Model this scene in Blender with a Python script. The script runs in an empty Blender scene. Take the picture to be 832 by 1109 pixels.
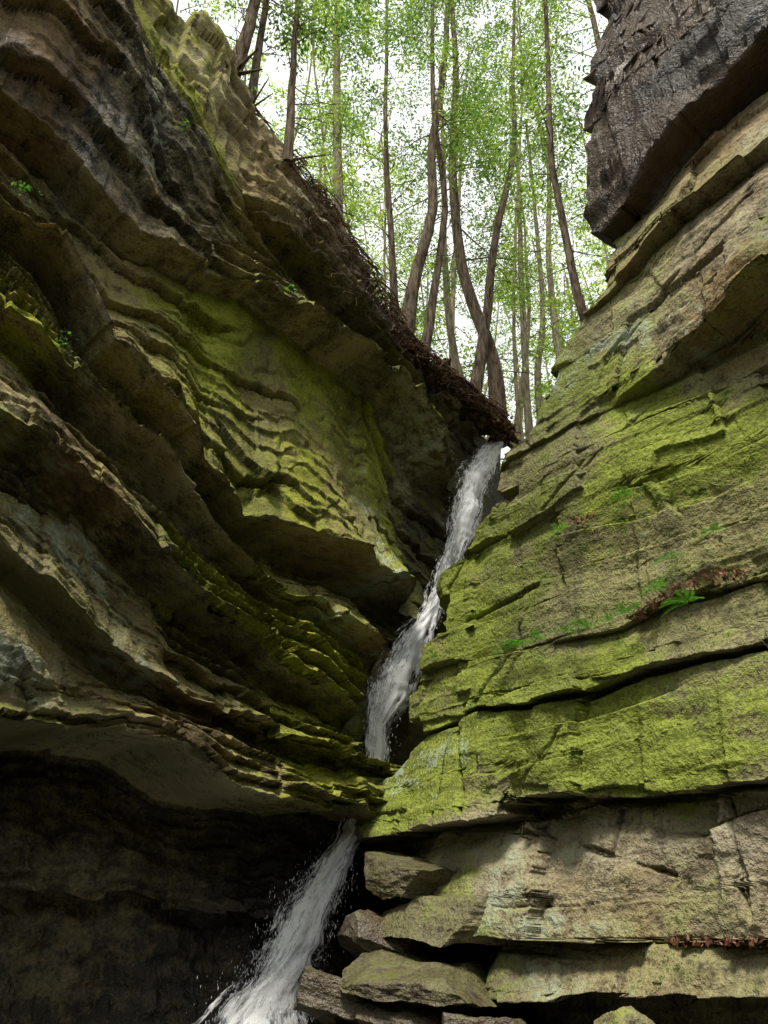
import bpy, math, random, time
import numpy as np
from mathutils import Vector
random.seed(7); rng=np.random.RandomState(11)
HC=1.6   # eye height, metres above the pool level datum
scene=bpy.context.scene
COL=bpy.context.collection

# ------------------------------------------------------------------ noise
TAB=rng.rand(64,64,64).astype(np.float32)
def vn(x,y,z):
    xf=np.floor(x);yf=np.floor(y);zf=np.floor(z)
    xi=xf.astype(np.int32); yi=yf.astype(np.int32); zi=zf.astype(np.int32)
    fx=(x-xf).astype(np.float32); fy=(y-yf).astype(np.float32); fz=(z-zf).astype(np.float32)
    fx=fx*fx*(3-2*fx); fy=fy*fy*(3-2*fy); fz=fz*fz*(3-2*fz)
    x0=xi&63;x1=(xi+1)&63;y0=yi&63;y1=(yi+1)&63;z0=zi&63;z1=(zi+1)&63
    def L(a,b,t): return a+(b-a)*t
    return L(L(L(TAB[x0,y0,z0],TAB[x1,y0,z0],fx),L(TAB[x0,y1,z0],TAB[x1,y1,z0],fx),fy),
             L(L(TAB[x0,y0,z1],TAB[x1,y0,z1],fx),L(TAB[x0,y1,z1],TAB[x1,y1,z1],fx),fy),fz)*2-1
def fbm(x,y,z,o=4,g=.5):
    x,y,z=np.broadcast_arrays(x,y,z)
    s=0;a=1;t=0
    for i in range(o):
        s=s+a*vn(x+17.3*i,y+5.1*i,z+9.7*i); t+=a; a*=g; x=x*2.03;y=y*2.03;z=z*2.03
    return s/t
def cell(x,y):
    xi=np.floor(x).astype(np.int64)&63; yi=np.floor(y).astype(np.int64)&63
    return TAB[xi,yi,5]*2-1
def sst(x,a,b):
    t=np.clip((x-a)/(b-a),0,1); return t*t*(3-2*t)

def mesh_grid(name,P,attrs,mat,smooth=True,close=False):
    R,C,_=P.shape
    idx=np.arange(R*C).reshape(R,C)
    q=np.stack([idx[:-1,:-1],idx[1:,:-1],idx[1:,1:],idx[:-1,1:]],-1).reshape(-1,4)
    return mesh_quads(name,P.reshape(-1,3),q,{k:v.reshape(-1) for k,v in attrs.items()},mat,smooth)
def mesh_quads(name,V,q,attrs,mat,smooth=True,link=True):
    me=bpy.data.meshes.new(name)
    me.vertices.add(len(V)); me.vertices.foreach_set('co',np.ascontiguousarray(V,dtype=np.float32).ravel())
    n=len(q); k=q.shape[1]
    me.loops.add(n*k); me.loops.foreach_set('vertex_index',q.astype(np.int32).ravel())
    me.polygons.add(n); me.polygons.foreach_set('loop_start',(np.arange(n)*k).astype(np.int32))
    me.polygons.foreach_set('loop_total',np.full(n,k,dtype=np.int32))
    me.update(calc_edges=True)
    me.polygons.foreach_set('use_smooth',np.full(n,smooth,dtype=bool))
    for kk,v in attrs.items():
        at=me.attributes.new(kk,'FLOAT','POINT'); at.data.foreach_set('value',np.ascontiguousarray(v,dtype=np.float32))
    me.materials.append(mat); me.update()
    ob=bpy.data.objects.new(name,me)
    if link: COL.objects.link(ob)
    return ob

# ------------------------------------------------------------------ materials
class NT:
    def __init__(s,name):
        s.m=bpy.data.materials.new(name); s.m.use_nodes=True; s.t=s.m.node_tree; s.t.nodes.clear()
    def n(s,typ): return s.t.nodes.new(typ)
    def l(s,a,b): s.t.links.new(a,b)
    def set(s,nd,i,v):
        if hasattr(v,'is_output') : s.l(v,nd.inputs[i])
        else: nd.inputs[i].default_value=v
    def attr(s,name):
        a=s.n('ShaderNodeAttribute'); a.attribute_name=name; return a.outputs['Fac']
    def math(s,op,a,b=0.0,c=None,clamp=False):
        m=s.n('ShaderNodeMath'); m.operation=op; m.use_clamp=clamp; s.set(m,0,a); s.set(m,1,b)
        if c is not None: s.set(m,2,c)
        return m.outputs[0]
    def noise(s,vec,scale,det=6,rough=.6,dist=0):
        m=s.n('ShaderNodeTexNoise'); s.set(m,'Vector',vec); m.inputs['Scale'].default_value=scale
        m.inputs['Detail'].default_value=det; m.inputs['Roughness'].default_value=rough; m.inputs['Distortion'].default_value=dist
        return m.outputs[0]
    def ramp(s,f,stops):
        m=s.n('ShaderNodeValToRGB'); s.set(m,0,f); e=m.color_ramp.elements
        while len(e)<len(stops): e.new(.5)
        for i,(p,c) in enumerate(stops):
            e[i].position=p; e[i].color=(c,c,c,1) if isinstance(c,(int,float)) else (*c,1)
        return m.outputs[0]
    def mix(s,f,a,b,mode='MIX'):
        m=s.n('ShaderNodeMix'); m.data_type='RGBA'; m.blend_type=mode; s.set(m,0,f)
        for i,v in ((6,a),(7,b)):
            if hasattr(v,'is_output'): s.l(v,m.inputs[i])
            else: m.inputs[i].default_value=(*v,1)
        return m.outputs[2]
    def comb(s,x,y,z):
        m=s.n('ShaderNodeCombineXYZ'); s.set(m,0,x); s.set(m,1,y); s.set(m,2,z); return m.outputs[0]

def rock_mat(name,dark,mid,light,film,vivid,bumpd=.045):
    N=NT(name); A=N.math
    bed=N.attr('bed'); al=N.attr('along'); moss=N.attr('moss'); wet_shade=N.attr('wet_shade'); tone=N.attr('tone')
    lic=N.attr('lichen'); stn=N.attr('stain')
    geo=N.n('ShaderNodeNewGeometry'); pos=geo.outputs['Position']
    sx=N.n('ShaderNodeSeparateXYZ'); N.l(geo.outputs['Normal'],sx.inputs[0]); nz=sx.outputs[2]
    strv=N.comb(A('MULTIPLY',al,1.1),A('MULTIPLY',bed,5.5),0.0)
    strata=N.noise(strv,1.4,3,.6)
    medn=N.noise(pos,4.5,5,.7)
    fine=N.noise(pos,28,2,.7)
    fc=A('SUBTRACT',fine,.5); mc_=A('SUBTRACT',medn,.5)
    f=A('ADD',A('MULTIPLY',strata,.35),A('MULTIPLY',medn,.65))
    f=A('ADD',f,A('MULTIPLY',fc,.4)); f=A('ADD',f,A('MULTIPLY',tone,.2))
    c=N.ramp(f,[(.34,dark),(.48,mid),(.62,light),(.8,tuple(min(1,x*1.3) for x in light))])
    c=N.mix(A('MULTIPLY',N.ramp(A('ADD',stn,mc_),[(.45,0.),(.7,1.)]),.55),c,(.24,.15,.065))
    c=N.mix(N.ramp(A('ADD',lic,A('MULTIPLY',mc_,1.4)),[(.60,0.),(.70,.7)]),c,(.38,.42,.34))
    mm=A('ADD',A('ADD',moss,A('MULTIPLY',mc_,1.5)),A('ADD',A('MULTIPLY',nz,.25),A('MULTIPLY',fc,.9)))
    c=N.mix(N.ramp(mm,[(.20,0.),(.62,.85)]),c,N.ramp(A('ADD',medn,fc),[(.35,tuple(x*.55 for x in film)),(.62,film)]))
    c=N.mix(N.ramp(A('ADD',mm,A('MULTIPLY',A('SUBTRACT',stn,.45),-1.3)),[(.62,0.),(.95,.9)]),c,N.ramp(A('ADD',strata,fc),[(.3,tuple(x*.45 for x in vivid)),(.65,vivid)]))
    c=N.mix(A('MULTIPLY',N.ramp(A('ADD',medn,A('MULTIPLY',fc,.9)),[(.60,0.),(.66,.8)]),N.ramp(A('ADD',mm,A('MULTIPLY',A('SUBTRACT',stn,.45),1.6)),[(.85,0.),(1.05,1.)])),c,(.04,.07,.012))
    # pale crustose lichen over the moss in places
    c=N.mix(N.ramp(A('ADD',lic,A('ADD',A('MULTIPLY',mc_,1.2),A('MULTIPLY',fc,.7))),[(.74,0.),(.80,.65)]),c,(.36,.41,.33))
    c=N.mix(wet_shade,c,N.mix(1.0,c,(.30,.28,.26),'MULTIPLY'))  # darkens damp rock, and the shade painted onto cave and overhanging blocks
    h=A('ADD',medn,A('MULTIPLY',fine,.28))
    b=N.n('ShaderNodeBump'); b.inputs['Strength'].default_value=.9; b.inputs['Distance'].default_value=bumpd*1.7; N.l(h,b.inputs['Height'])
    p=N.n('ShaderNodeBsdfDiffuse'); N.l(c,p.inputs[0]); N.l(b.outputs[0],p.inputs['Normal'])
    g=N.n('ShaderNodeBsdfGlossy'); g.inputs[0].default_value=(.9,.9,.9,1); N.l(A('SUBTRACT',.8,A('MULTIPLY',wet_shade,.42)),g.inputs['Roughness']); N.l(b.outputs[0],g.inputs['Normal'])
    ms=N.n('ShaderNodeMixShader'); N.l(A('ADD',.006,A('MULTIPLY',wet_shade,.035)),ms.inputs[0]); N.l(p.outputs[0],ms.inputs[1]); N.l(g.outputs[0],ms.inputs[2])
    o=N.n('ShaderNodeOutputMaterial'); N.l(ms.outputs[0],o.inputs[0]); return N.m

def simple_mat(name,c1,c2,scale,rough=.9,bump=.02,stretch=(1,1,1)):
    N=NT(name); tc=N.n('ShaderNodeTexCoord'); mp=N.n('ShaderNodeMapping'); mp.inputs['Scale'].default_value=stretch
    N.l(tc.outputs['Object'],mp.inputs[0]); n=N.noise(mp.outputs[0],scale,3,.7)
    c=N.ramp(n,[(.35,c1),(.65,c2)]); b=N.n('ShaderNodeBump'); b.inputs['Strength'].default_value=.8; b.inputs['Distance'].default_value=bump; N.l(n,b.inputs['Height'])
    p=N.n('ShaderNodeBsdfDiffuse'); N.l(c,p.inputs[0]); N.l(b.outputs[0],p.inputs['Normal'])
    o=N.n('ShaderNodeOutputMaterial'); N.l(p.outputs[0],o.inputs[0]); return N.m

def leaf_mat(name,cd,cl,trans):
    N=NT(name); t=N.attr('tint')
    c=N.ramp(t,[(0.,cd),(.55,tuple((a+b)*.42 for a,b in zip(cd,cl))),(1.,cl)])
    d=N.n('ShaderNodeBsdfDiffuse'); N.l(c,d.inputs[0])
    tr=N.n('ShaderNodeBsdfTranslucent'); N.l(N.mix(1.0,c,trans,'MULTIPLY'),tr.inputs[0])
    m=N.n('ShaderNodeAddShader'); N.l(d.outputs[0],m.inputs[0]); N.l(tr.outputs[0],m.inputs[1])
    o=N.n('ShaderNodeOutputMaterial'); N.l(m.outputs[0],o.inputs[0]); return N.m

M_left=rock_mat('sandstone_left',(.045,.038,.022),(.195,.165,.092),(.39,.34,.215),(.245,.225,.08),(.28,.30,.035))
M_right=rock_mat('sandstone_right',(.065,.053,.034),(.22,.185,.115),(.40,.355,.255),(.295,.285,.125),(.25,.30,.045))
M_bark=simple_mat('bark',(.045,.035,.027),(.20,.155,.11),5,.95,.03,(3,3,.5))
M_barkp=simple_mat('bark_pale',(.10,.08,.055),(.28,.24,.17),5,.95,.03,(3,3,.5))
M_root=simple_mat('root_bark',(.035,.022,.015),(.18,.125,.08),12,.95,.01)
M_leaf=leaf_mat('hemlock_needles',(.018,.04,.012),(.13,.17,.035),(2.2,2.3,1.5))
M_fern=leaf_mat('fern_green',(.03,.08,.018),(.09,.19,.03),(1.,1.2,.6))
M_litter=leaf_mat('dead_leaves',(.06,.025,.015),(.28,.15,.09),(.3,.3,.3))
M_floor=simple_mat('forest_soil',(.05,.035,.02),(.16,.11,.06),1.5)
M_soil=simple_mat('dark_soil',(.018,.012,.008),(.11,.075,.045),7,.95,.06)
M_bank=simple_mat('sky_blocking_bank',(.02,.03,.012),(.07,.085,.03),.8,.95,.3)

# ------------------------------------------------------------------ wall lofting
class Ledge:
    def __init__(s,pts,p=1.0,bul=0.0,rows=60):
        s.pts=np.array(pts,float); s.p=p; s.bul=bul; s.rows=rows
    def g(s,a,i): return np.interp(a,s.pts[:,0],s.pts[:,i])

def loft(ledges,avals_fn,kwig,zbottom):
    rowsZ=[];rowsD=[];rowsB=[];rowsA=[]
    def add(a,z,d,b,k): rowsA.append(a);rowsZ.append(z);rowsD.append(d);rowsB.append(b)
    def params(k,a):
        L=ledges[k]
        z=L.g(a,1)+kwig*fbm(a*1.1,k*7.7,.3,5,.6)+kwig*.35*cell(a*1.7+k*.77,a*0+k+9)
        O=L.g(a,2)+kwig*1.3*fbm(a*.9,k*3.3,4.3,5,.6)+kwig*.9*cell(a*1.3+k*.37,a*0+k)
        return z,O,L.g(a,3),L.g(a,4)+kwig*.8*fbm(a*.8,k*5.3,8.3,4),L.g(a,5)
    top_d=[70,40,24,14,8,5,3,2,1.2,.7,.4,.2,.08]
    a=avals_fn(ledges[0].pts[0,1]); 
    for k in range(len(ledges)):
        last=(k==len(ledges)-1)
        if k==0:
            for it in range(3):
                z,O,C,S,g=params(0,a); a=avals_fn(z)
            for d in top_d: add(a,z+.05*d-.05*min(d,.4)+.06*np.minimum(d,2)*.3,O-d,0*a,0)
            zt,St=z,O-.02
            add(a,zt-.02,St+.02,0*a,1)
            continue
        L=ledges[k]; n=L.rows
        for j in range(1,n+1):
            t=j/n
            a=rowsA[-1]
            for it in range(2 if avals_fn is not left_cols else 1):
                z,O,C,S,g=params(k,a)
                z0,O0,C0,S0,g0=params(k-1,a)
                zs=(z0-g0) if k>1 else z0-.02
                ds=S0 if k>1 else O0
                z=np.minimum(z,zs-.05)
                zz=zs+(z-zs)*t; a=avals_fn(zz)
            dd=ds+(O-ds)*t**L.p+L.bul*math.sin(math.pi*t)
            add(a,zz,dd,0*a+k-1+t,1)
        if last: break
        Cc=np.minimum(O,S)-C
        for j in (.15,.4,.7,1.0):
            add(a,z+.12*np.minimum(O-Cc,1.0)*j*(1-.4*j),O+(Cc-O)*j,0*a+k,2)
        zc=z+.12*np.minimum(O-Cc,1.0)*.6
        for j in (.3,.6,.85,1.0):
            add(a,zc+(z-g-zc)*j,Cc+(S-Cc)*j**.7,0*a+k+.001,2)
    return np.array(rowsZ),np.array(rowsD),np.array(rowsB),np.array(rowsA)

# ================================================================== LEFT WALL
# each tuple: along-wall metres, height, lip protrusion, crack depth, next-face protrusion, gap
LW=[
 Ledge([(-4,13.9,-.3,0,0,0),(0,13.7,-.3,0,0,0),(2.19,13.3,-.2,0,0,0),(3.39,12.42,-.1,0,0,0),(4.89,11.1,0,0,0,0),(5.88,10.32,0,0,0,0),(7.02,9.2,0,0,0,0),(8.24,9.0,-.2,0,0,0),(9.9,8.9,-.4,0,0,0),(11.5,8.86,-.5,0,0,0),(14,8.9,-.5,0,0,0)]),
 Ledge([(-4,13.0,-.45,.1,.55,.16),(0,12.9,-.45,.1,.55,.16),(1.2,12.1,-.45,.1,.5,.16),(2.19,10.8,-.4,.1,.5,.16),(3.1,9.9,-.2,.05,.25,.08),(4.3,9.8,.15,0,-.45,.05),(5.2,9.7,.25,0,-.65,.05),(6.8,8.8,.2,0,-.6,.05),(8.7,8.56,-.2,0,-.5,.05),(14,8.5,-.5,0,-.7,.05)],1,0,90),
 Ledge([(-4,8.5,.05,.15,-.4,.1),(.38,8.52,.05,.15,-.4,.1),(1.03,8.54,.05,.15,-.5,.1),(2.31,7.75,0,.15,-.5,.1),(3.36,8.0,.1,.05,-.4,.1),(4.28,8.3,.2,0,-.5,.05),(5.35,8.35,.3,0,-.6,.05),(6.79,8.06,.4,0,-.7,.05),(8.0,7.17,.25,0,-.9,.05),(9.1,7.1,-.5,0,-.9,.05),(14,7,-.8,0,-1,.05)],1.2,.05,150),
 Ledge([(-4,7,.25,0,-.5,.05),(.77,7,.25,0,-.5,.05),(1.38,7,.3,0,-.6,.05),(1.8,6.6,.3,0,-.7,.05),(2.28,5.9,.35,0,-.75,.05),(3.13,5.45,.25,0,-.7,.05),(3.59,4.88,.2,0,-.7,.05),(4.31,4.42,.1,0,-.7,.05),(5.5,4.5,.15,0,-1.0,.05),(7.1,4.5,.1,0,-1.1,.05),(8,4.4,-.4,0,-1.,.05),(14,4.2,-.8,0,-1,.05)],1.0,-.36,170),
 Ledge([(-4,5.9,.1,0,-.5,.05),(.52,5.85,.1,0,-.5,.05),(1.77,5.31,.2,0,-.6,.05),(2.35,5.02,.2,0,-.6,.05),(3.19,4.6,.15,0,-.55,.05),(3.68,4.2,.2,0,-.55,.05),(4.04,3.9,.15,0,-.45,.05),(4.88,3.62,.1,0,-.3,.05),(5.61,3.6,.1,0,-.45,.05),(6.43,3.32,.0,0,-.5,.05),(7.12,3.1,-.2,0,-.6,.05),(14,2.9,-.8,0,-1,.05)],.8,0,75),
 Ledge([(-4,4.4,.2,0,-.5,.05),(1.46,4.25,.2,0,-.5,.05),(2.23,4.1,.2,0,-.6,.05),(2.93,3.64,.2,0,-.6,.05),(3.66,3.24,.15,0,-.55,.05),(4.54,2.95,.15,0,-.45,.05),(5.52,2.63,.15,0,-.55,.05),(6.44,2.41,.05,0,-.4,.05),(6.93,2.2,-.1,0,-.4,.05),(14,2,-.8,0,-1,.05)],.8,.05,80),
 Ledge([(-4,3.2,.15,0,-.3,.05),(1.75,3.1,.15,0,-.3,.05),(2.25,2.8,.2,0,-.4,.05),(2.87,2.42,.2,0,-.45,.05),(3.49,2.28,.2,0,-.45,.05),(4.0,2.11,.2,0,-.45,.05),(4.66,1.94,.15,0,-.4,.05),(5.42,1.9,.15,0,-.4,.05),(6.5,1.8,.1,0,-.25,.05),(7.1,1.8,.1,0,-.2,.05),(7.8,1.7,-.2,0,-.4,.05),(14,1.5,-.8,0,-1,.05)],.9,0,75),
 Ledge([(-4,1.7,.15,0,-1.7,0),(2.1,1.66,.15,0,-1.7,0),(2.6,1.6,.15,0,-1.7,0),(3.28,1.75,.15,0,-1.7,0),(3.79,1.68,.15,0,-1.6,0),(4.38,1.34,.15,0,-1.5,0),(5.09,1.28,.15,0,-1.3,0),(6.23,1.22,.1,0,-.9,0),(7,1.2,.05,0,-.7,0),(7.8,1.1,-.2,0,-.7,0),(14,1,-.8,0,-1,0)],.7,.12,75),
 Ledge([(-4,.5,-1.4,0,-1.8,.03),(2.42,.48,-1.4,0,-1.8,.03),(4.1,.41,-1.3,0,-1.6,.03),(6.19,.14,-.8,0,-1.,.03),(14,0,-.9,0,-1.1,.03)],.8,0,45),
 Ledge([(-4,-1.8,-1.5,0,0,0),(4,-1.8,-1.5,0,0,0),(6,-1.8,-.9,0,0,0),(14,-1.8,-.9,0,0,0)],1,0,55),
]
W7=np.array([(10.30,8.72),(9.86,8.21),(9.40,7.37),(9.05,6.44),(8.61,5.56),(8.21,4.60),(7.61,3.69),(7.16,3.04),(6.90,2.49),(6.88,2.02),(6.85,1.7),(6.52,1.11),(6.17,.69),(5.85,.31),(5.58,-.20),(5.26,-.72),(5.0,-1.75)])
LD=np.array([.7071,.7071]); LN=np.array([.7071,-.7071]); LOFF=-6.7
acol=np.concatenate([np.linspace(-9,-3,12,endpoint=False),np.linspace(-3,0,40,endpoint=False),np.linspace(0,8.2,560,endpoint=False),np.linspace(8.2,13.5,110)])
left_cols=lambda z:acol
Z,D,B,A=loft(LW,left_cols,.15,-1.8)
BM=B*1.35
d=D+.26*fbm(A*.7,BM*.9,1.,4)+.07*fbm(A*1.3,BM*3.5,2.,4,.6)
ph=BM*3.1+1.1*fbm(A*.6,BM*1.2,7.,4); saw=ph-np.floor(ph)
mk=sst(fbm(A*.7,BM*1.4,12.,3),-.25,.1)*(B<7)
amp=.20+.12*((B>3)&(B<6))+.05*((B>1)&(B<2))
d+=amp*mk*(saw**1.5-.5)*(saw<.92)
d-=.24*mk*np.exp(-((saw-.955)/.035)**2)
ph=BM*7.5+1.5*fbm(A*.9,BM*1.5,17.,4); s2=ph-np.floor(ph)
mk2=sst(fbm(A*.9,BM*2.,62.,3),-.1,.25)
d+=.06*mk2*(s2**1.4)*(s2<.9)
d+=.06*fbm(A*3.5,BM*5,D*4,5,.62)
warp=.6*fbm(A*.8,BM*.8,44.,4)
d+=.09*cell(A*1.1+warp+np.floor(BM*1.6+warp)*.41,BM*1.6+warp)*sst(fbm(A*.4,BM*.5,90.,3),-.3,.2)
d-=.07*np.clip(1-abs(fbm(A*.8+BM*.7,BM*2.2,3.,4))*8,0,1)
Wz=W7[::-1,1]; Wa=W7[::-1,0]
aw=np.interp(Z,Wz,Wa)
cap=-.62-.25*fbm(A*1.2,Z*1.2,0.,3)-.35*sst(A-aw,.3,1.2)
wch=sst(A-aw,-.75,-.30)*(D>-3)
wch=wch*(1-sst(Z,1.05,1.2)*(1-sst(Z,1.85,2.0))*(1-sst(A,7.3,7.6)))
d=np.where(wch>0,d+(np.minimum(d,cap)-d)*wch,d)
Zf=Z+.05*fbm(A*1.7,BM*2,D*2,4)
Zf=np.where(D<-3,Zf+.3*fbm(A*.3,D*.3,0.,3),Zf)
X=A*LD[0]+(LOFF+d)*LN[0]; Y=A*LD[1]+(LOFF+d)*LN[1]
P=np.stack([X,Y,Zf+HC],-1)
moss=0*A+.44+.45*fbm(A*.8,BM*1.3,21.,5)
moss+=.40*((B>2)&(B<3))*sst(A,1.5,4.0)*(1-sst(A,7.4,7.9))
moss+=.5*((B>0)&(B<1))*(1-sst(A,2.5,4))*sst(B,.45,.9)
moss+=.45*((B>1)&(B<1.12))*(1-sst(A,2.5,4))
moss+=.4*((B>1)&(B<2))*sst(A,4,5)*sst(B,1.55,1.95)
moss+=.42*((B>4)&(B<5))*sst(A,2.8,4.0)*(1-sst(A,6.4,7.0))
moss+=.30*((B>3)&(B<4))*sst(A,1.5,3)
moss+=.26*((B>5)&(B<6))*sst(A,3,4)
moss-=.25*((B>0)&(B<1))*sst(A,3,4)
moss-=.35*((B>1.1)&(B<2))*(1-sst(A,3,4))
moss-=.7*(B>7)
moss-=.1*((B>6)&(B<7))*(1-sst(A,3,4))
wet_shade=.8*sst(A-aw,-1.2,-.35)*(1-.5*(abs(Z-1.5)<.4))+.62*(B>7)  # damp beside the falls; the cave term paints in its shade
wet_shade=np.clip(wet_shade+.35*((B>1)&(B<2))*(1-sst(A,2.5,4.5))+.5*((B>0)&(B<2))*sst(A,4.2,5.5)+.45*sst(fbm(A*1.5,Z*.35,77.,4),.08,.35),0,1)  # near upper block's shade painted in; band under the rim darker; damp streaks
tone=.5*((B>6)&(B<7.02))*(1-sst(A,4,5.5))+.25*((B>5)&(B<6))-.35*((B>1)&(B<2))*(1-sst(A,2.5,4))-.7*(B>7)+.8*(B<.5)*(B>0)+.8*fbm(A*.5,BM*1.1,33.,3)  # paints shade on cave and near upper block, light on the rim slab
lich=.40+.5*fbm(A*.9,BM*1.1,55.,4)+.12*((B>5)&(B<7))-.3*(B>7)
stn=.40+.7*fbm(A*.5,BM*.8,66.,4)
left_wall=mesh_grid('sandstone_cliff',P,dict(bed=BM,along=A,moss=moss,wet_shade=wet_shade,tone=tone,lichen=lich,stain=stn),M_left)

# ================================================================== RIGHT WALL
RWL=[
 Ledge([(-3,15.6,1.3,0,0,0),(5,15.6,1.3,0,0,0),(9,15.6,1,0,0,0)]),
 Ledge([(-3,9.6,.3,0,-.35,.0),(.11,9.58,.3,0,-.35,.0),(.88,9.49,.3,0,-.35,.0),(1.81,9.27,.3,0,-.35,.0),(2.73,8.57,.2,0,-.25,.0),(3.43,8.28,.15,0,-.1,0),(9,8.2,0,0,-.1,0)],1,.0,90),
 Ledge([(-3,7.9,.14,0,-.10,.03),(.53,7.88,.16,.05,-.15,.03),(2.32,7.73,.16,.05,-.15,.03),(3.02,7.41,.12,.05,-.08,.03),(3.74,7.3,.08,0,-.05,.03),(9,7.2,0,0,0,.02)],1,0,70),
 Ledge([(-3,5.9,.45,.05,-.25,.03),(1.03,5.83,.45,.05,-.25,.03),(1.68,5.71,.45,.05,-.25,.03),(2.43,5.61,.3,.05,-.2,.03),(3.15,5.45,.18,0,-.08,.03),(3.6,5.4,.05,0,0,.02),(9,5.5,0,0,0,.02)],.9,0,100),
 Ledge([(-3,2.6,.04,.03,-.02,.03),(1.82,2.61,.05,.03,-.02,.03),(2.32,2.67,.06,.03,-.04,.03),(3.1,2.76,.08,.03,-.04,.03),(3.72,2.62,.08,.03,-.03,.03),(4.62,2.73,.06,.02,0,.02),(9,3.04,.03,0,0,.02)],1,.06,170),
 Ledge([(-3,2.05,.06,.3,.02,.05),(1.96,2.05,.06,.3,.02,.05),(2.45,2.07,.06,.3,.02,.05),(3.58,2.16,.06,.35,.0,.08),(4.2,2.08,.06,.35,.0,.08),(5.56,2.2,.05,.25,0,.05),(6.78,2.09,.05,.1,0,.05),(9,2.05,.05,.1,0,.03)],1,0,55),
 Ledge([(-3,1.0,.1,.15,-.1,.04),(2.67,1.01,.1,.15,-.1,.04),(3.37,1.04,.12,.2,-.1,.05),(4.4,1.1,.14,.25,-.15,.06),(4.85,1.16,.12,.4,-.2,.18),(5.1,1.16,.0,.4,-.25,.22),(5.16,1.05,.16,.4,-.2,.16),(5.5,1.02,.2,.3,-.15,.06),(6.84,1.01,.25,.2,-.25,.05),(9,1.0,.25,.2,-.25,.05)],1,0,75),
 Ledge([(-3,-.02,.05,.1,-.05,.04),(3.32,-.02,.05,.1,-.05,.04),(4.39,-.03,.1,.1,-.1,.04),(5.43,.04,.15,.2,-.2,.05),(7.05,.0,.1,.2,-.3,.05),(9,0,.1,.2,-.3,.05)],1,.03,75),
 Ledge([(-3,-.31,.1,0,-.5,.02),(2.53,-.31,.1,0,-.5,.02),(3.91,-.36,.1,0,-.6,.02),(5.21,-.45,.1,0,-.8,.02),(5.9,-.48,.0,0,-.8,.02),(9,-.5,-.2,0,-.8,.02)],1,0,30),
 Ledge([(-3,-1.8,-.4,0,0,0),(9,-1.8,-.7,0,0,0)],1,0,50),
]
ARZ=np.array([(-1.8,5.2),(-.67,5.6),(-.50,5.55),(-.02,5.55),(.0,6.4),(.32,6.7),(.36,7.0),(.85,6.9),(1.0,7.3),(1.27,7.73),(1.75,7.09),(2.0,6.75),(2.05,6.6),(2.30,6.63),(2.33,6.9),(2.70,6.92),(2.74,6.5),(3.19,6.44),(3.22,6.2),(3.74,6.13),(4.25,6.2),(4.28,5.85),(4.8,5.6),(4.85,5.2),(5.06,5.2),(5.1,5.3),(5.6,5.3),(5.65,4.8),(6.29,4.46),(6.82,4.24),(7.32,3.74),(7.96,3.31),(8.33,3.42),(9.41,3.48),(10.19,3.24),(12.17,2.52),(14.83,2.1),(16,2.0)])
RD=np.array([-.64,.768]); RN=np.array([-.768,-.64])
U=np.concatenate([np.linspace(-.8,0,12,endpoint=False),np.linspace(0,1,580)])
def amap(z):
    ae=np.interp(z,ARZ[:,0],ARZ[:,1])+.14*fbm(z*2.2,3.3,1.1,4)+.16*cell(z*2.6,z*0+3)
    return -2.5+(ae+2.5)*np.sign(U)*abs(U)**.85
Z,D,B,A=loft(RWL,amap,.07,-1.8)
BM=Z.copy()
AE=A[:,-1:].copy(); 
d=D+.12*fbm(A*.5,BM*.6,31.,4)+.03*fbm(A*.9,BM*4,32.,4,.6)
warp=.5*fbm(A*.6,BM*.6,40.,4)
d+=.10*cell(A*.62+warp+np.floor(BM*.9+warp*.5)*.37,BM*.9+warp*.5)
d+=.05*cell(A*1.7+warp*2+np.floor(BM*2.4+warp)*.61,BM*2.4+warp)*sst(fbm(A*.5,BM*.7,71.,3),-.15,.2)
ph=BM*2.6+.7*fbm(A*.4,BM*.8,37.,4); s=ph-np.floor(ph)
mk=sst(fbm(A*.45,BM*1.1,52.,3),-.05,.3)
d+=.10*mk*(s**1.3-.5)*(s<.95)
d-=.10*mk*np.exp(-((s-.97)/.025)**2)
rough=.5+.9*((B>2)&(B<3))*(1-sst(A,2.5,3.5))+.7*(B>6)
d+=.04*rough*fbm(A*3.5,BM*5,D*4,5,.62)
def joint(a0,z0,a1,z1,w=.018,dep=.08):
    global d
    t=np.clip(((A-a0)*(a1-a0)+(BM-z0)*(z1-z0))/((a1-a0)**2+(z1-z0)**2),0,1)
    dist=np.hypot(A-(a0+t*(a1-a0)),BM-(z0+t*(z1-z0)))+JN
    d=d-dep*np.exp(-(dist/w)**2)
JN=.06*fbm(A*3,BM*3,0.,4)
joint(3.0,1.0,2.95,0.1); joint(4.1,1.0,4.2,.5); joint(5.9,2.1,5.6,1.1,.02,.1); joint(6.2,3.9,5.6,4.7,.02,.1)
joint(4.3,1.9,5.0,1.2,.012,.04); joint(2.9,5.3,4.6,4.4,.015,.05); joint(4.8,3.5,6.3,3.3,.015,.07); joint(5.2,2.75,5.6,2.25,.015,.06)
joint(1.5,7.2,3.6,6.2,.02,.08); joint(5.1,0.9,3.6,.45,.015,.06)
Zf=Z+.025*fbm(A*2,BM*2,D*2,4)
OFF=-5.9-.11*np.clip(Z,-2,12)+d
X=A*RD[0]+OFF*RN[0]; Y=A*RD[1]+OFF*RN[1]
ns=80; sv=np.linspace(0,1,ns+1)[1:]**1.5
q=sst(Z[:,-1],6.2,6.7)[:,None]
ex=.22+(.85-.22)*q; ey=.975+(.5-.975)*q
len_=7.0; zl=Z[:,-1:]
sn=.12*fbm(sv[None,:]*7,zl*3,0.,5)*np.minimum(1,sv*40)[None,:]
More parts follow.
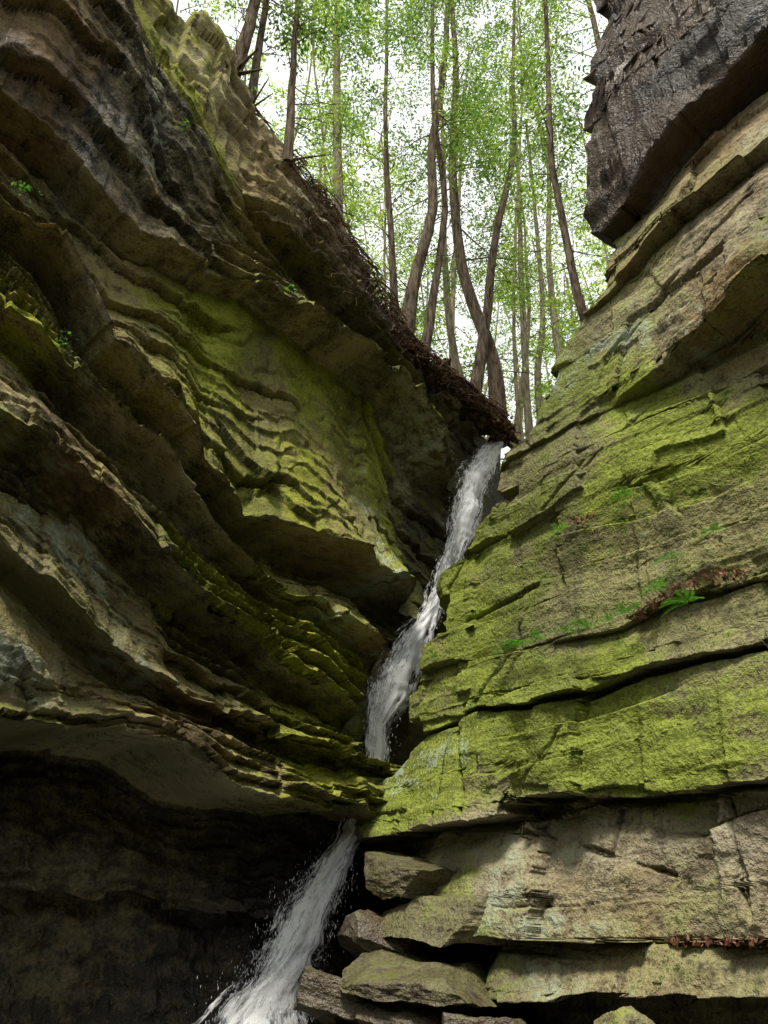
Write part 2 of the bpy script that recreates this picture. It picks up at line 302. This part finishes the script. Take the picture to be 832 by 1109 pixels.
sn=sn+.18*cell(sv[None,:]*9+0*zl,zl*1.3+0*sv[None,:])*np.minimum(1,sv*20)[None,:]
XS=X[:,-1:]+sv*len_*ex-sn; YS=Y[:,-1:]+sv*len_*ey
ZS=Zf[:,-1:]+0*sv-.02*sn
X=np.concatenate([X,XS],1);Y=np.concatenate([Y,YS],1);Zf=np.concatenate([Zf,ZS],1)
ext=lambda M: np.concatenate([M,np.repeat(M[:,-1:],ns,1)],1)
Bx=ext(B);Ax=np.concatenate([A,A[:,-1:]+sv*len_],1);BMx=ext(BM)
P=np.stack([X,Y,Zf+HC],-1)
isA=ext(A)
mn=fbm(Ax*.7,BMx*1.0,81.,5)
moss=.28+.60*mn+.42*sst(BMx,.95,1.25)*(1-sst(BMx,6.5,9.0))
moss-=.6*((Bx>2)&(Bx<3))*(1-sst(isA,1.9,2.9))
moss+=.1*sst(BMx,2.1,2.3)*(1-sst(BMx,4.5,5))
moss-=.12*((Bx>1)&(Bx<2)); moss-=.7*(Bx<1.01)
moss+=.12*((Bx>5)&(Bx<6))
wet_shade=.9*(Bx<1.01)+0*Ax  # shade of the overhanging top block, painted as darker rock
wet_shade+=np.concatenate([0*A,np.clip(.4+.6*sst(sv,0,.15),0,1)[None,:]+0*zl],1)*.8
wet_shade+=.6*sst(isA-np.repeat(AE,isA.shape[1],1),-1.2,-.1)*(BMx<1.0)
wet_shade+=.4*sst(fbm(Ax*1.6,BMx*.3,78.,4),.15,.4)
wet_shade=np.clip(wet_shade+.4*(Bx>8),0,1)  # darker below the lowest lip
tone=.3*((Bx>6)&(Bx<8))-.15*((Bx>2)&(Bx<3))*(1-sst(isA,2.4,3.4))-1.2*(Bx<1.01)+.6*fbm(Ax*.5,BMx*.8,34.,3)  # top block toned down to paint in its overhang shade
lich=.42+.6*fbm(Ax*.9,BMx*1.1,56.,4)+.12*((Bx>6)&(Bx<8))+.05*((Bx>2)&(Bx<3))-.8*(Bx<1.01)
stn=.45+.8*fbm(Ax*.6,BMx*.9,67.,4)+.3*(Bx<1.01)
right_wall=mesh_grid('mossy_sandstone_cliff',P,dict(bed=BMx,along=Ax,moss=moss,wet_shade=wet_shade,tone=tone,lichen=lich,stain=stn),M_right)

def PR(a,z,o=.1):
    off=-5.9-.11*z+o; return np.array([a*RD[0]+off*RN[0],a*RD[1]+off*RN[1],z+HC])
def PL(a,z,o=.0):
    off=LOFF+o; return np.array([a*LD[0]+off*LN[0],a*LD[1]+off*LN[1],z+HC])

# ------------------------------------------------------------------ ground + pool + added bank behind
S=300
me=bpy.data.meshes.new('ground'); me.from_pydata([(-S,-S,-.25),(S,-S,-.25),(S,S,-.25),(-S,S,-.25)],[],[(0,1,2,3)]); me.materials.append(M_floor)
COL.objects.link(bpy.data.objects.new('ground',me))
N=NT('pool_water'); p=N.n('ShaderNodeBsdfPrincipled'); p.inputs['Base Color'].default_value=(.03,.04,.03,1); p.inputs['Roughness'].default_value=.08
b=N.n('ShaderNodeBump'); b.inputs['Strength'].default_value=.4; b.inputs['Distance'].default_value=.03; N.l(N.noise(N.n('ShaderNodeNewGeometry').outputs['Position'],6,3),b.inputs['Height']); N.l(b.outputs[0],p.inputs['Normal'])
o=N.n('ShaderNodeOutputMaterial'); N.l(p.outputs[0],o.inputs[0])
me=bpy.data.meshes.new('stream_pool'); me.from_pydata([(-6,-3,-.12),(5,-3,-.12),(5,14,-.12),(-6,14,-.12)],[],[(0,1,2,3)]); me.materials.append(N.m)
COL.objects.link(bpy.data.objects.new('stream_pool',me))
# unseen wooded bank, added behind the viewpoint to block low sky light
th=np.radians(np.linspace(165,375,90))[None,:]; hh=np.linspace(0,1,30)[:,None]
rr=12+5*hh+1.8*fbm(th*3,hh*3,5.,4); 
P=np.stack([rr*np.cos(th),rr*np.sin(th)+1.0,-.3+12.5*hh+2*hh*fbm(th*4,hh*0.,9.,4)],-1)
mesh_grid('sky_blocking_bank',P,{},M_bank)

# ------------------------------------------------------------------ waterfall
N=NT('white_water'); u=N.attr('wu'); v=N.attr('wv'); sd=N.attr('seed')
vec=N.comb(N.math('ADD',N.math('MULTIPLY',u,7.),N.math('MULTIPLY',sd,13.)),N.math('MULTIPLY',v,1.7),sd)
n1=N.noise(vec,1.0,4,.7,.3)
vec2=N.comb(N.math('MULTIPLY',u,20.),N.math('MULTIPLY',v,5.),sd); n2=N.noise(vec2,1.0,3,.75)
edge=N.math('SUBTRACT',1.0,N.math('ABSOLUTE',N.math('SUBTRACT',N.math('MULTIPLY',u,2.),1.)))
al=N.math('ADD',N.math('MULTIPLY',edge,1.2),N.math('MULTIPLY',N.math('SUBTRACT',n1,.5),3.4))
al=N.math('ADD',al,N.math('MULTIPLY',N.math('SUBTRACT',n2,.5),2.8))
al=N.ramp(al,[(.26,0.),(.85,.97)])
p=N.n('ShaderNodeBsdfDiffuse'); N.l(N.ramp(n2,[(.25,(.80,.85,.88)),(.5,(.98,.98,.98))]),p.inputs[0])
tl=N.n('ShaderNodeBsdfTranslucent'); tl.inputs[0].default_value=(.97,.98,.99,1)
ms0=N.n('ShaderNodeMixShader'); ms0.inputs[0].default_value=.3; N.l(p.outputs[0],ms0.inputs[1]); N.l(tl.outputs[0],ms0.inputs[2])
tp=N.n('ShaderNodeBsdfTransparent'); ms=N.n('ShaderNodeMixShader'); N.l(al,ms.inputs[0]); N.l(tp.outputs[0],ms.inputs[1]); N.l(ms0.outputs[0],ms.inputs[2])
o=N.n('ShaderNodeOutputMaterial'); N.l(ms.outputs[0],o.inputs[0]); M_water=N.m
wid=np.array([.3,.55,.76,.60,.36,.30,.46,.66,.40,.28,.34,.30,.40,.54,.70,1.0,1.4])
tt=np.arange(len(W7)); T=np.linspace(0,len(W7)-1,420)
Vs=[];Qs=[];uu=[];vv=[];ss=[];base=0
seglen=np.concatenate([[0],np.cumsum(np.hypot(np.diff(W7[:,0]),np.diff(W7[:,1])))])
for layer in range(3):
    sl=np.interp(T,tt,seglen)
    w=np.interp(T,tt,wid)*(1.0,.75,1.55)[layer]*(1+.6*fbm(sl*1.8,layer*3.1,0.,4)); ac=np.interp(T,tt,W7[:,0])+.13*fbm(sl*1.2,1.*layer,0.,4); zc=np.interp(T,tt,W7[:,1])
    nu=34; us=np.linspace(0,1,nu)
    aa=ac[:,None]+(us-.5)[None,:]*w[:,None]; aa=aa+.03*fbm(us[None,:]*9,sl[:,None]*4,layer*2.,3); zz=zc[:,None]+0*aa
    dd=-.42+.05*layer+.14*np.sin(np.pi*us)[None,:]*w[:,None]+.06*fbm(us[None,:]*6,sl[:,None]*1.6,layer*1.,4,.55)
    off=LOFF+dd
    Pw=np.stack([aa*LD[0]+off*LN[0],aa*LD[1]+off*LN[1],zz+HC],-1)
    idx=np.arange(len(T)*nu).reshape(len(T),nu)+base
    Vs.append(Pw.reshape(-1,3)); Qs.append(np.stack([idx[:-1,:-1],idx[1:,:-1],idx[1:,1:],idx[:-1,1:]],-1).reshape(-1,4))
    uu.append((us[None,:]+0*aa).ravel()); vv.append((sl[:,None]+0*aa).ravel()); ss.append(np.full(aa.size,layer*1.7)); base+=len(T)*nu
wf=mesh_quads('waterfall',np.concatenate(Vs),np.concatenate(Qs),dict(wu=np.concatenate(uu),wv=np.concatenate(vv),seed=np.concatenate(ss)),M_water)
nd=9000; ti_=rng.rand(nd); ti_=np.where(rng.rand(nd)<.5,.75+.25*ti_,ti_)*(len(W7)-1)
aD=np.interp(ti_,tt,W7[:,0])+np.interp(ti_,tt,wid)*.33*rng.randn(nd); zD=np.interp(ti_,tt,W7[:,1])+.1*rng.randn(nd); oD=LOFF-.3+.10*rng.randn(nd)
ok=~((zD>1.1)&(zD<2.0)); aD,zD,oD=aD[ok],zD[ok],oD[ok]; nd=len(aD)
C=np.stack([aD*LD[0]+oD*LN[0],aD*LD[1]+oD*LN[1],zD+HC],-1)
r=(.0013+.0028*rng.rand(nd,1)**3)
off=np.array([[1,0,0],[-1,0,0],[0,1,0],[0,-1,0],[0,0,6.],[0,0,-6.]])
V=(C[:,None,:]+off[None]*r[:,None,:]).reshape(-1,3)
fq=np.array([[0,2,4],[2,1,4],[1,3,4],[3,0,4],[2,0,5],[1,2,5],[3,1,5],[0,3,5]])
Q=(fq[None]+6*np.arange(nd)[:,None,None]).reshape(-1,3)
N=NT('droplets'); p=N.n('ShaderNodeBsdfDiffuse'); p.inputs[0].default_value=(.9,.92,.95,1); o=N.n('ShaderNodeOutputMaterial'); N.l(p.outputs[0],o.inputs[0])
sp=mesh_quads('spray',V,Q,{},N.m); sp.parent=wf

# ------------------------------------------------------------------ tubes, trees
def tube(pts,rad,sides=9,sub=6,wob=0.0):
    pts=np.array(pts,float); n=len(pts)
    if n>2 and sub>1:
        t=np.linspace(0,n-1,(n-1)*sub+1); 
        out=[]
        for x in t:
            i=min(int(x),n-2); f=x-i
            p0=pts[max(i-1,0)];p1=pts[i];p2=pts[i+1];p3=pts[min(i+2,n-1)]
            out.append(.5*((2*p1)+(-p0+p2)*f+(2*p0-5*p1+4*p2-p3)*f*f+(-p0+3*p1-3*p2+p3)*f**3))
        r=np.interp(t,np.arange(n),rad); pts=np.array(out)
    else: r=np.array(rad,float)
    if wob>0: pts=pts+wob*rng.randn(*pts.shape)
    T=np.gradient(pts,axis=0); T/=np.linalg.norm(T,axis=1)[:,None]+1e-9
    ref=np.array([0.13,.97,.2]); 
    Nn=np.cross(T,ref); Nn/=np.linalg.norm(Nn,axis=1)[:,None]+1e-9; Bn=np.cross(T,Nn)
    th=np.linspace(0,2*np.pi,sides,endpoint=False)
    V=pts[:,None,:]+r[:,None,None]*(np.cos(th)[None,:,None]*Nn[:,None,:]+np.sin(th)[None,:,None]*Bn[:,None,:])
    m=len(pts); idx=np.arange(m*sides).reshape(m,sides); nx=np.roll(idx,-1,1)
    Q=np.stack([idx[:-1],nx[:-1],nx[1:],idx[1:]],-1).reshape(-1,4)
    return V.reshape(-1,3),Q
class Acc:
    def __init__(s): s.V=[];s.Q=[];s.n=0
    def add(s,V,Q): s.V.append(V); s.Q.append(Q+s.n); s.n+=len(V)
    def obj(s,name,mat,parent=None,attrs=None):
        ob=mesh_quads(name,np.concatenate(s.V),np.concatenate(s.Q),attrs or {},mat)
        if parent: ob.parent=parent
        return ob
def sprays(centers,dirs,size,nleaf=80,leaf=(.10,.045),tints=None):
    """flat hemlock boughlets: leaf quads laid along side twigs"""
    n=len(centers); 
    d=dirs/np.linalg.norm(dirs,axis=1)[:,None]
    up=np.array([0,0,1.])+.25*rng.randn(n,3); s=np.cross(d,up); s/=np.linalg.norm(s,axis=1)[:,None]; up=np.cross(s,d)
    u=rng.rand(n,nleaf); side=rng.choice([-1,1],(n,nleaf)); v=rng.rand(n,nleaf)**.8*(1-u*.85)*.45
    px=u-.3+v*.45; 
    size=np.asarray(size).reshape(-1,1)
    c=centers[:,None,:]+d[:,None,:]*(px*size)[...,None]+s[:,None,:]*(side*v*size)[...,None]+up[:,None,:]*((-.25*px**2+.05*rng.randn(n,nleaf))*size)[...,None]
    ld=d[:,None,:]*.7+s[:,None,:]*(side[...,None])*.7+.35*rng.randn(n,nleaf,3); ld/=np.linalg.norm(ld,axis=2)[...,None]
    lw=np.cross(ld,up[:,None,:]+.5*rng.randn(n,nleaf,3)); lw/=np.linalg.norm(lw,axis=2)[...,None]+1e-6
    k=.6+.8*rng.rand(n,nleaf,1); a=ld*leaf[0]*k; b=lw*leaf[1]*k*.5
    V=np.stack([c-a*.5,c+b,c+a*.5,c-b],2).reshape(-1,3)
    Q=np.arange(n*nleaf*4).reshape(-1,4)
    if tints is None: tints=rng.rand(n)
    ti=np.clip(tints[:,None]+.18*rng.randn(n,nleaf),0,1)
    return V,Q,np.repeat(ti.ravel(),4)

def make_tree(name,pts,r0,r1,mat,crown_from=.35,nb=14,bl=1.8,leafy=True):
    e=bpy.data.objects.new(name,None); COL.objects.link(e)
    pts=np.array(pts,float); acc=Acc(); n=len(pts)
    rad=np.linspace(r0,r1,n); rad[0]=r0*1.35
    wp=pts.copy(); wp[1:-1,:2]+=.05*rng.randn(n-2,2)
    V,Q=tube(wp,rad,12,6,.006); acc.add(V,Q)
    for i in range(6):
        th=rng.rand()*6.28; L=.5+.6*rng.rand(); b=pts[0]
        V,Q=tube([b+[0,0,r0*1.5],b+[math.cos(th)*r0*1.3,math.sin(th)*r0*1.3,.05],b+[math.cos(th)*L,math.sin(th)*L,-.25-.3*rng.rand()]],[r0*.4,r0*.35,r0*.1],6,4); acc.add(V,Q)
    cen=[];di=[]
    for i in range(nb):
        f=crown_from+(1-crown_from)*(i+rng.rand())/nb
        x=f*(n-1); j=min(int(x),n-2); b=wp[j]+(wp[j+1]-wp[j])*(x-j)
        th=rng.rand()*6.28; L=bl*(.5+.7*rng.rand())*(1.15-.5*f); dirv=np.array([math.cos(th),math.sin(th),.25*rng.randn()-.05])
        e1=b+dirv*L*.5+[0,0,.05]; e2=b+dirv*L+[0,0,-.15*L]
        rr=max(.012,(r0+(r1-r0)*f)*.2)
        V,Q=tube([b,e1,e2],[rr,rr*.6,.006],6,4,.01); acc.add(V,Q)
        for kx in range(3):
            t=.35+.2*kx; bb=b+(e2-b)*t; sd=np.cross(dirv,[0,0,1])*(1 if kx%2 else -1)
            e3=bb+(dirv*.5+sd*.7)*L*.35+[0,0,-.05]
            V,Q=tube([bb,e3],[.009,.004],4,1); acc.add(V,Q)
            for q_ in (.5,1.): cen.append(bb+(e3-bb)*q_); di.append(e3-bb)
        for t in (.5,.7,.85,1.0): cen.append(b+(e2-b)*t); di.append(e2-b)
    for i in range(12):
        f=.1+.45*rng.rand(); x=f*(n-1); j=min(int(x),n-2); b=wp[j]+(wp[j+1]-wp[j])*(x-j); th=rng.rand()*6.28; L=.3+.8*rng.rand()
        V,Q=tube([b,b+np.array([math.cos(th),math.sin(th),.1])*L*.5,b+np.array([math.cos(th),math.sin(th),.1*rng.randn()])*L],[.012,.008,.003],5,3,.01); acc.add(V,Q)
    acc.obj('trunk_and_limbs',mat,e)
    if leafy:
        cen=np.array(cen);di=np.array(di); V,Q,t=sprays(cen,di,.75+.4*rng.rand(len(cen)),42,(.085,.034),.75*rng.rand(len(cen)))
        ob=mesh_quads('foliage',V,Q,dict(tint=t),M_leaf,False); ob.parent=e
    return e
def T3(*p): return [(x,y,z+HC) for x,y,z in p]
make_tree('hemlock_tree',T3((.36,10.6,9.7),(.62,10.55,11.6),(1.05,10.5,13.6),(1.15,10.5,15.6),(1.55,10.5,18.5),(1.74,10.5,22.2),(1.8,10.6,27)),.14,.05,M_bark,.5,16)
make_tree('hemlock_tree',T3((.72,10.9,9.5),(1.15,10.9,12),(1.38,10.8,14.4),(1.25,10.8,17.9),(1.35,10.8,23),(1.3,11,27)),.09,.04,M_bark,.5,12)
make_tree('hemlock_tree',T3((2.45,13,9.2),(2.40,13,11.5),(2.05,13,14.5),(1.95,13,18.5),(2.22,13,24),(2.25,13,30)),.18,.07,M_bark,.4,18,2.4)
make_tree('hemlock_tree',T3((1.78,12.5,9.2),(2.35,12.5,12.3),(2.75,12.5,14.8),(3.5,12.5,18.6),(3.91,12.5,22),(4.3,12.5,27)),.13,.04,M_bark,.45,14,2.2)
make_tree('hemlock_tree',T3((.22,11,9.9),(.20,11,13),(.12,11,17),(.05,11,23),(.0,11,28)),.085,.03,M_bark,.4,15)
make_tree('hemlock_tree',T3((3.5,8.9,5.2),(3.22,8.8,8.5),(3.18,8.8,10.5),(3.25,8.8,13),(3.5,8.8,16),(3.68,8.8,19.5),(3.8,8.8,24)),.085,.035,M_bark,.45,14,1.7)
make_tree('hemlock_tree',T3((-1.6,7.7,11.1),(-1.66,7.6,13.5),(-1.64,7.5,16),(-1.5,7.5,20)),.07,.04,M_bark,.4,7)
make_tree('leaning_tree',T3((-2.62,7.2,12.6),(-2.52,7.1,13.9),(-2.25,7.0,15.8),(-2.0,7,19)),.12,.08,M_bark,.5,5)
make_tree('leaning_tree',T3((-2.35,7.6,12.3),(-2.3,7.5,14.4),(-2.2,7.4,17),(-2.0,7,20)),.07,.05,M_bark,.5,5)
make_tree('birch_tree',T3((-1.15,12,10.5),(-1.15,12,15.4),(-1.3,12,20),(-1.44,12,25),(-1.5,12,29)),.15,.07,M_barkp,.4,10)
make_tree('hemlock_tree',T3((4.27,18,9.4),(4.3,18,14),(4.8,18,20),(5.2,18,26),(5.3,18,31)),.14,.05,M_barkp,.4,14,2.5)
make_tree('hemlock_tree',T3((2.5,15,9.4),(2.01,15,13.3),(1.7,15,17),(1.9,15,21.5),(2,15,27)),.13,.05,M_barkp,.3,14,2.4)
make_tree('hemlock_tree',T3((5.3,20,10),(5.34,20,16.5),(5.8,20,20),(6.25,20,26),(6.4,20,32)),.15,.05,M_barkp,.35,14,2.5)
make_tree('hemlock_tree',T3((6.0,11.5,9),(6.1,11.5,14),(6.0,11.5,19),(6.1,11.5,24),(6.1,11.5,29)),.14,.05,M_bark,.35,22,2.4)

dt=bpy.data.objects.new('distant_trees',None); COL.objects.link(dt)
acc=Acc(); cen=[];di=[];sz=[];ti=[]
for i in range(60):
    y=15+26*rng.rand()**.9; x=(-.44+1.03*rng.rand())*y*.95; H=21+10*rng.rand(); zb=9.5+HC
    if abs(x-.19*y)<1.2 and y<17: continue
    ln=rng.randn(2)*1.5; r=.06+.13*rng.rand()**1.5
    pts=[np.array([x,y,zb-1])+np.array([ln[0]*f+.18*rng.randn(),ln[1]*f,H*f]) for f in np.linspace(0,1,6)]
    V,Q=tube(pts,np.linspace(r,.03,6),7,3,.01); acc.add(V,Q)
    tb=rng.rand()
    for k in range(26):
        f=.12+.88*(k+rng.rand())/26; p=pts[0]+(pts[-1]-pts[0])*f; th=rng.rand()*6.28; L=(1.0+2.8*rng.rand())*(1.15-.75*f)
        dv=np.array([math.cos(th),math.sin(th),-.1+.15*rng.randn()]); 
        V,Q=tube([p,p+dv*L*.5+[0,0,.1],p+dv*L],[.025,.015,.005],4,2); acc.add(V,Q)
        for q_ in np.arange(.3,1.05,.2 if L>1.8 else .34):
            cen.append(p+dv*L*q_+.12*rng.randn(3)); di.append(dv+.5*rng.randn(3)*[1,1,.2]); sz.append(1.0+.7*rng.rand()); ti.append(tb*.75+.35*rng.rand())
acc.obj('trunks',M_barkp,dt)
V,Q,t=sprays(np.array(cen),np.array(di),np.array(sz),42,(.15,.058),np.array(ti))
ob=mesh_quads('foliage',V,Q,dict(tint=t),M_leaf,False); ob.parent=dt

# ------------------------------------------------------------------ soil, roots & litter on the left rim
rimz=lambda a: float(np.interp(a,LW[0].pts[:,0],LW[0].pts[:,1]))
aS=np.linspace(4.6,11.5,700)[:,None]; th=np.linspace(0,2*np.pi,60)[None,:]
rz=np.interp(aS,LW[0].pts[:,0],LW[0].pts[:,1])
rS=(.15+.14*fbm(aS*1.7,0.,3.,4))*sst(aS,4.6,5.3)*(1-sst(aS,10.2,11))+.01
rS=rS*np.clip(1+1.5*fbm(aS*4,np.cos(th)*2.2,np.sin(th)*2.2,5,.7)+.4*cell(aS*6+0*th,th*2+0*aS),.15,3)
oS=LOFF-.10+np.cos(th)*rS*1.0-.12; zS=rz+.02+np.sin(th)*rS*1.1
P=np.stack([aS*LD[0]+oS*LN[0],aS*LD[1]+oS*LN[1],zS+HC],-1)
mesh_grid('soil_bank',P,{},M_soil)
acc=Acc()
for i in range(300):
    a=rng.choice([4.9,5.3,5.6,5.9,6.2,6.6,7.0,7.8,8.6,9.3])+.3*rng.randn(); z=rimz(a)+.1
    p=[PL(a,z,-.5-.3*rng.rand()),PL(a,z+.06+.1*rng.rand(),.0)]
    L=.2+.65*rng.rand()*(1.5 if a<7 else .6); aa=a; zz=z
    for k in range(5):
        aa+=.22*rng.randn()+.03; zz-=L/5*(.2+1.2*rng.rand()); p.append(PL(aa,zz,.08+.16*rng.rand()))
    r=.004+.020*rng.rand()**3; V,Q=tube(p,np.linspace(r,.003,len(p)),5,4,.008); acc.add(V,Q)
acc.obj('exposed_tree_roots',M_root)
def litter(name,pts,n_each,spread,size=.05,mat=M_litter):
    c=[]
    for p in pts:
        c.append(np.array(p)+rng.randn(n_each,3)*np.array(spread))
    c=np.concatenate(c); n=len(c); a=rng.randn(n,3); a/=np.linalg.norm(a,axis=1)[:,None]; b=np.cross(a,rng.randn(n,3)); b/=np.linalg.norm(b,axis=1)[:,None]
    k=size*(.5+rng.rand(n,1)); V=np.stack([c-a*k*.5,c+b*k*.3,c+a*k*.5,c-b*k*.3],1).reshape(-1,3)
    return mesh_quads(name,V,np.arange(n*4).reshape(-1,4),dict(tint=np.repeat(rng.rand(n),4)),mat,False)
litter('leaf_litter',[PL(a,rimz(a)+.03,-.08) for a in np.arange(5.0,10.5,.11)],60,(.13,.13,.11),.06)
litter('leaf_litter',[PR(a,z,.13) for a,z in [(2.5,2.73),(2.62,2.76),(2.75,2.80),(2.9,2.8),(3.05,2.8),(3.2,2.76),(3.35,2.72),(3.5,2.66)]],45,(.04,.04,.025),.04)
litter('leaf_litter',[PR(4.0,3.98,.16),PR(4.1,4.0,.16)],25,(.05,.05,.02),.045)
litter('leaf_litter',[PR(a,-.02,.12) for a in (2.9,3.1,3.3,3.5)],30,(.05,.05,.015),.04)
# small green seedlings and grass tufts growing on the rims and ledges
litter('rim_plants',[PL(a,rimz(a)+.10,-.1) for a in (2.4,2.9,3.5,4.1,4.7,5.5,6.4,8.1)],40,(.10,.10,.06),.05,M_fern)
litter('ledge_plants',[PL(.9,7.06,.25),PL(1.75,5.45,.2),PL(2.4,9.7,.4),PL(3.5,3.5,.1),PL(4.6,8.45,.1)],26,(.07,.07,.03),.045,M_fern)

# ------------------------------------------------------------------ ferns
def fern(pos,n=6,L=.22):
    V=[];c0=np.array(pos)
    out=np.array([RN[0],RN[1],0])
    for i in range(n):
        th=(i/(n-1)-.5)*2.6+.2*rng.randn(); side=np.array([RD[0],RD[1],0])
        d0=out*.6+side*math.sin(th)+np.array([0,0,.5*math.cos(th)+.1]); d0/=np.linalg.norm(d0); l=L*(.7+.6*rng.rand())
        m=16
        for k in range(1,m):
            f=k/m; c=c0+d0*l*f+np.array([0,0,-.5*l*f*f]); w=l*.22*math.sin(math.pi*min(1,f*.85+.12)); s=np.cross(d0,[0,0,1]); s/=np.linalg.norm(s)
            for sg in (-1,1):
                tip=c+s*sg*w+d0*w*.4-np.array([0,0,.1*w]); mid=(c+tip)/2; b=d0*l*.018
                V+= [c,mid+b,tip,mid-b]
    V=np.array(V); return mesh_quads('fern',V,np.arange(len(V)).reshape(-1,4),dict(tint=np.repeat(rng.rand(len(V)//4),4)),M_fern,False)
for a,z in [(2.95,2.6),(3.25,2.82),(3.5,2.72),(3.62,2.70),(3.8,2.68),(4.05,2.68),(4.3,2.72),(4.7,2.74),(5.0,2.75),(3.45,4.0),(4.3,3.95),(2.6,3.2),(3.05,3.1)]:
    fern(PR(a,z,.17),7,.12+.12*rng.rand())

# ------------------------------------------------------------------ rocks near the base of the falls
def slab(name,c,size,rot,seed,dark=.6,mossv=.1,nch=12):
    rs=np.random.RandomState(seed)
    n=60; u=np.linspace(-1,1,n); V=[];Q=[];base=0
    for ax in range(3):
        for sg in (-1,1):
            A_,B_=np.meshgrid(u,u,indexing='ij'); P_=np.zeros((n,n,3)); P_[...,ax]=sg; P_[...,(ax+1)%3]=A_; P_[...,(ax+2)%3]=B_*sg
            idx=np.arange(n*n).reshape(n,n)+base; base+=n*n
            V.append(P_.reshape(-1,3)); Q.append(np.stack([idx[:-1,:-1],idx[1:,:-1],idx[1:,1:],idx[:-1,1:]],-1).reshape(-1,4))
    V=np.concatenate(V);Q=np.concatenate(Q)
    for i in range(nch):
        nn=rs.randn(3)*[1,1,.6]; nn/=np.linalg.norm(nn); h=.62+.38*rs.rand()
        ex_=np.maximum(V@nn-h*(abs(nn).sum()*.72),0); V=V-ex_[:,None]*nn
    W=V*np.array(size)
    W=W+V*(.05*fbm(W[:,0]*3+seed,W[:,1]*3,W[:,2]*9,5,.6))[:,None]
    W[:,2]+=.10*fbm(W[:,0]*1.6+seed,W[:,1]*1.6,3.,4)
    cz,sz_=math.cos(rot[2]),math.sin(rot[2]); cy,sy=math.cos(rot[1]),math.sin(rot[1])
    W=W@np.array([[cy,0,-sy],[0,1,0],[sy,0,cy]]); W=W@np.array([[cz,sz_,0],[-sz_,cz,0],[0,0,1]])
    W=W+np.array(c)+[0,0,HC]
    o=np.ones(len(W)); nz_=fbm(W[:,0]*2,W[:,1]*2,W[:,2]*2,4)
    return mesh_quads(name,W,Q,dict(bed=W[:,2]*1.5+seed,along=W[:,0]+W[:,1],moss=mossv+.4*nz_,wet_shade=np.clip(dark+.3*nz_,0,1),tone=o*.1,lichen=.30-.4*nz_,stain=.45+.6*nz_),M_right)
slab('wet_rock_ledge',(.40,8.9,.56),(.75,.6,.20),(0,.12,-.7),1,.85,.3)
slab('wet_rock_ledge',(.55,8.45,.12),(.85,.6,.20),(0,-.03,-.75),2,.55,.45)
slab('wet_rock_ledge',(-.05,8.75,-.02),(.5,.5,.20),(0,.25,.2),3,1.,0)
slab('wet_rock_ledge',(.45,8.05,-.30),(.75,.6,.14),(0,.06,-.6),4,.8,.35)
slab('wet_rock_ledge',(.30,8.10,-.62),(.80,.6,.16),(0,.14,-.5),14,.95,.1)
slab('wet_rock_ledge',(-.35,8.25,-.50),(.45,.5,.18),(0,.28,.1),5,1.,0)
slab('wet_rock_ledge',(-.10,7.9,-1.05),(.7,.7,.28),(0,.22,-.2),8,1.,0)
slab('wet_rock_ledge',(.9,7.5,-.95),(.6,.5,.4),(0,.05,-.7),12,.9,.2)
slab('boulder',(1.62,5.95,-.78),(.42,.38,.34),(0,.45,.4),6,.2,.45)

# ------------------------------------------------------------------ light, sky, camera
world=bpy.data.worlds.new("World"); scene.world=world; world.use_nodes=True
nt=world.node_tree; bg=nt.nodes['Background']; sky=nt.nodes.new('ShaderNodeTexSky'); sky.sky_type='NISHITA'; sky.sun_disc=False
SE,SA=math.radians(63),math.radians(196)   # sun behind the viewer, slightly left, veiled by bright haze
sky.sun_elevation=SE; sky.sun_rotation=SA; sky.dust_density=4.0; sky.air_density=1.0; sky.ozone_density=1.0
mx=nt.nodes.new('ShaderNodeMix'); mx.data_type='RGBA'; mx.inputs[0].default_value=.75
nt.links.new(sky.outputs[0],mx.inputs[6]); mx.inputs[7].default_value=(11.,11.3,10.9,1)   # thin white cloud veil
nt.links.new(mx.outputs[2],bg.inputs[0]); bg.inputs[1].default_value=.15
sl=bpy.data.lights.new('sun','SUN'); sl.energy=4.7; sl.angle=math.radians(11); sl.color=(1,.95,.86)
so=bpy.data.objects.new('sun',sl); COL.objects.link(so)
sd_=Vector((math.sin(SA)*math.cos(SE),math.cos(SA)*math.cos(SE),math.sin(SE)))
so.rotation_euler=sd_.to_track_quat('Z','Y').to_euler()
cam=bpy.data.cameras.new('camera'); cam.sensor_fit='VERTICAL'; cam.sensor_height=36; cam.lens=36*800/1109; cam.clip_end=1000
co=bpy.data.objects.new('camera',cam); COL.objects.link(co); co.location=(0,0,HC); co.rotation_euler=(math.radians(120),0,0); scene.camera=co
scene.view_settings.view_transform='Standard'; scene.view_settings.look='None'; scene.view_settings.exposure=0
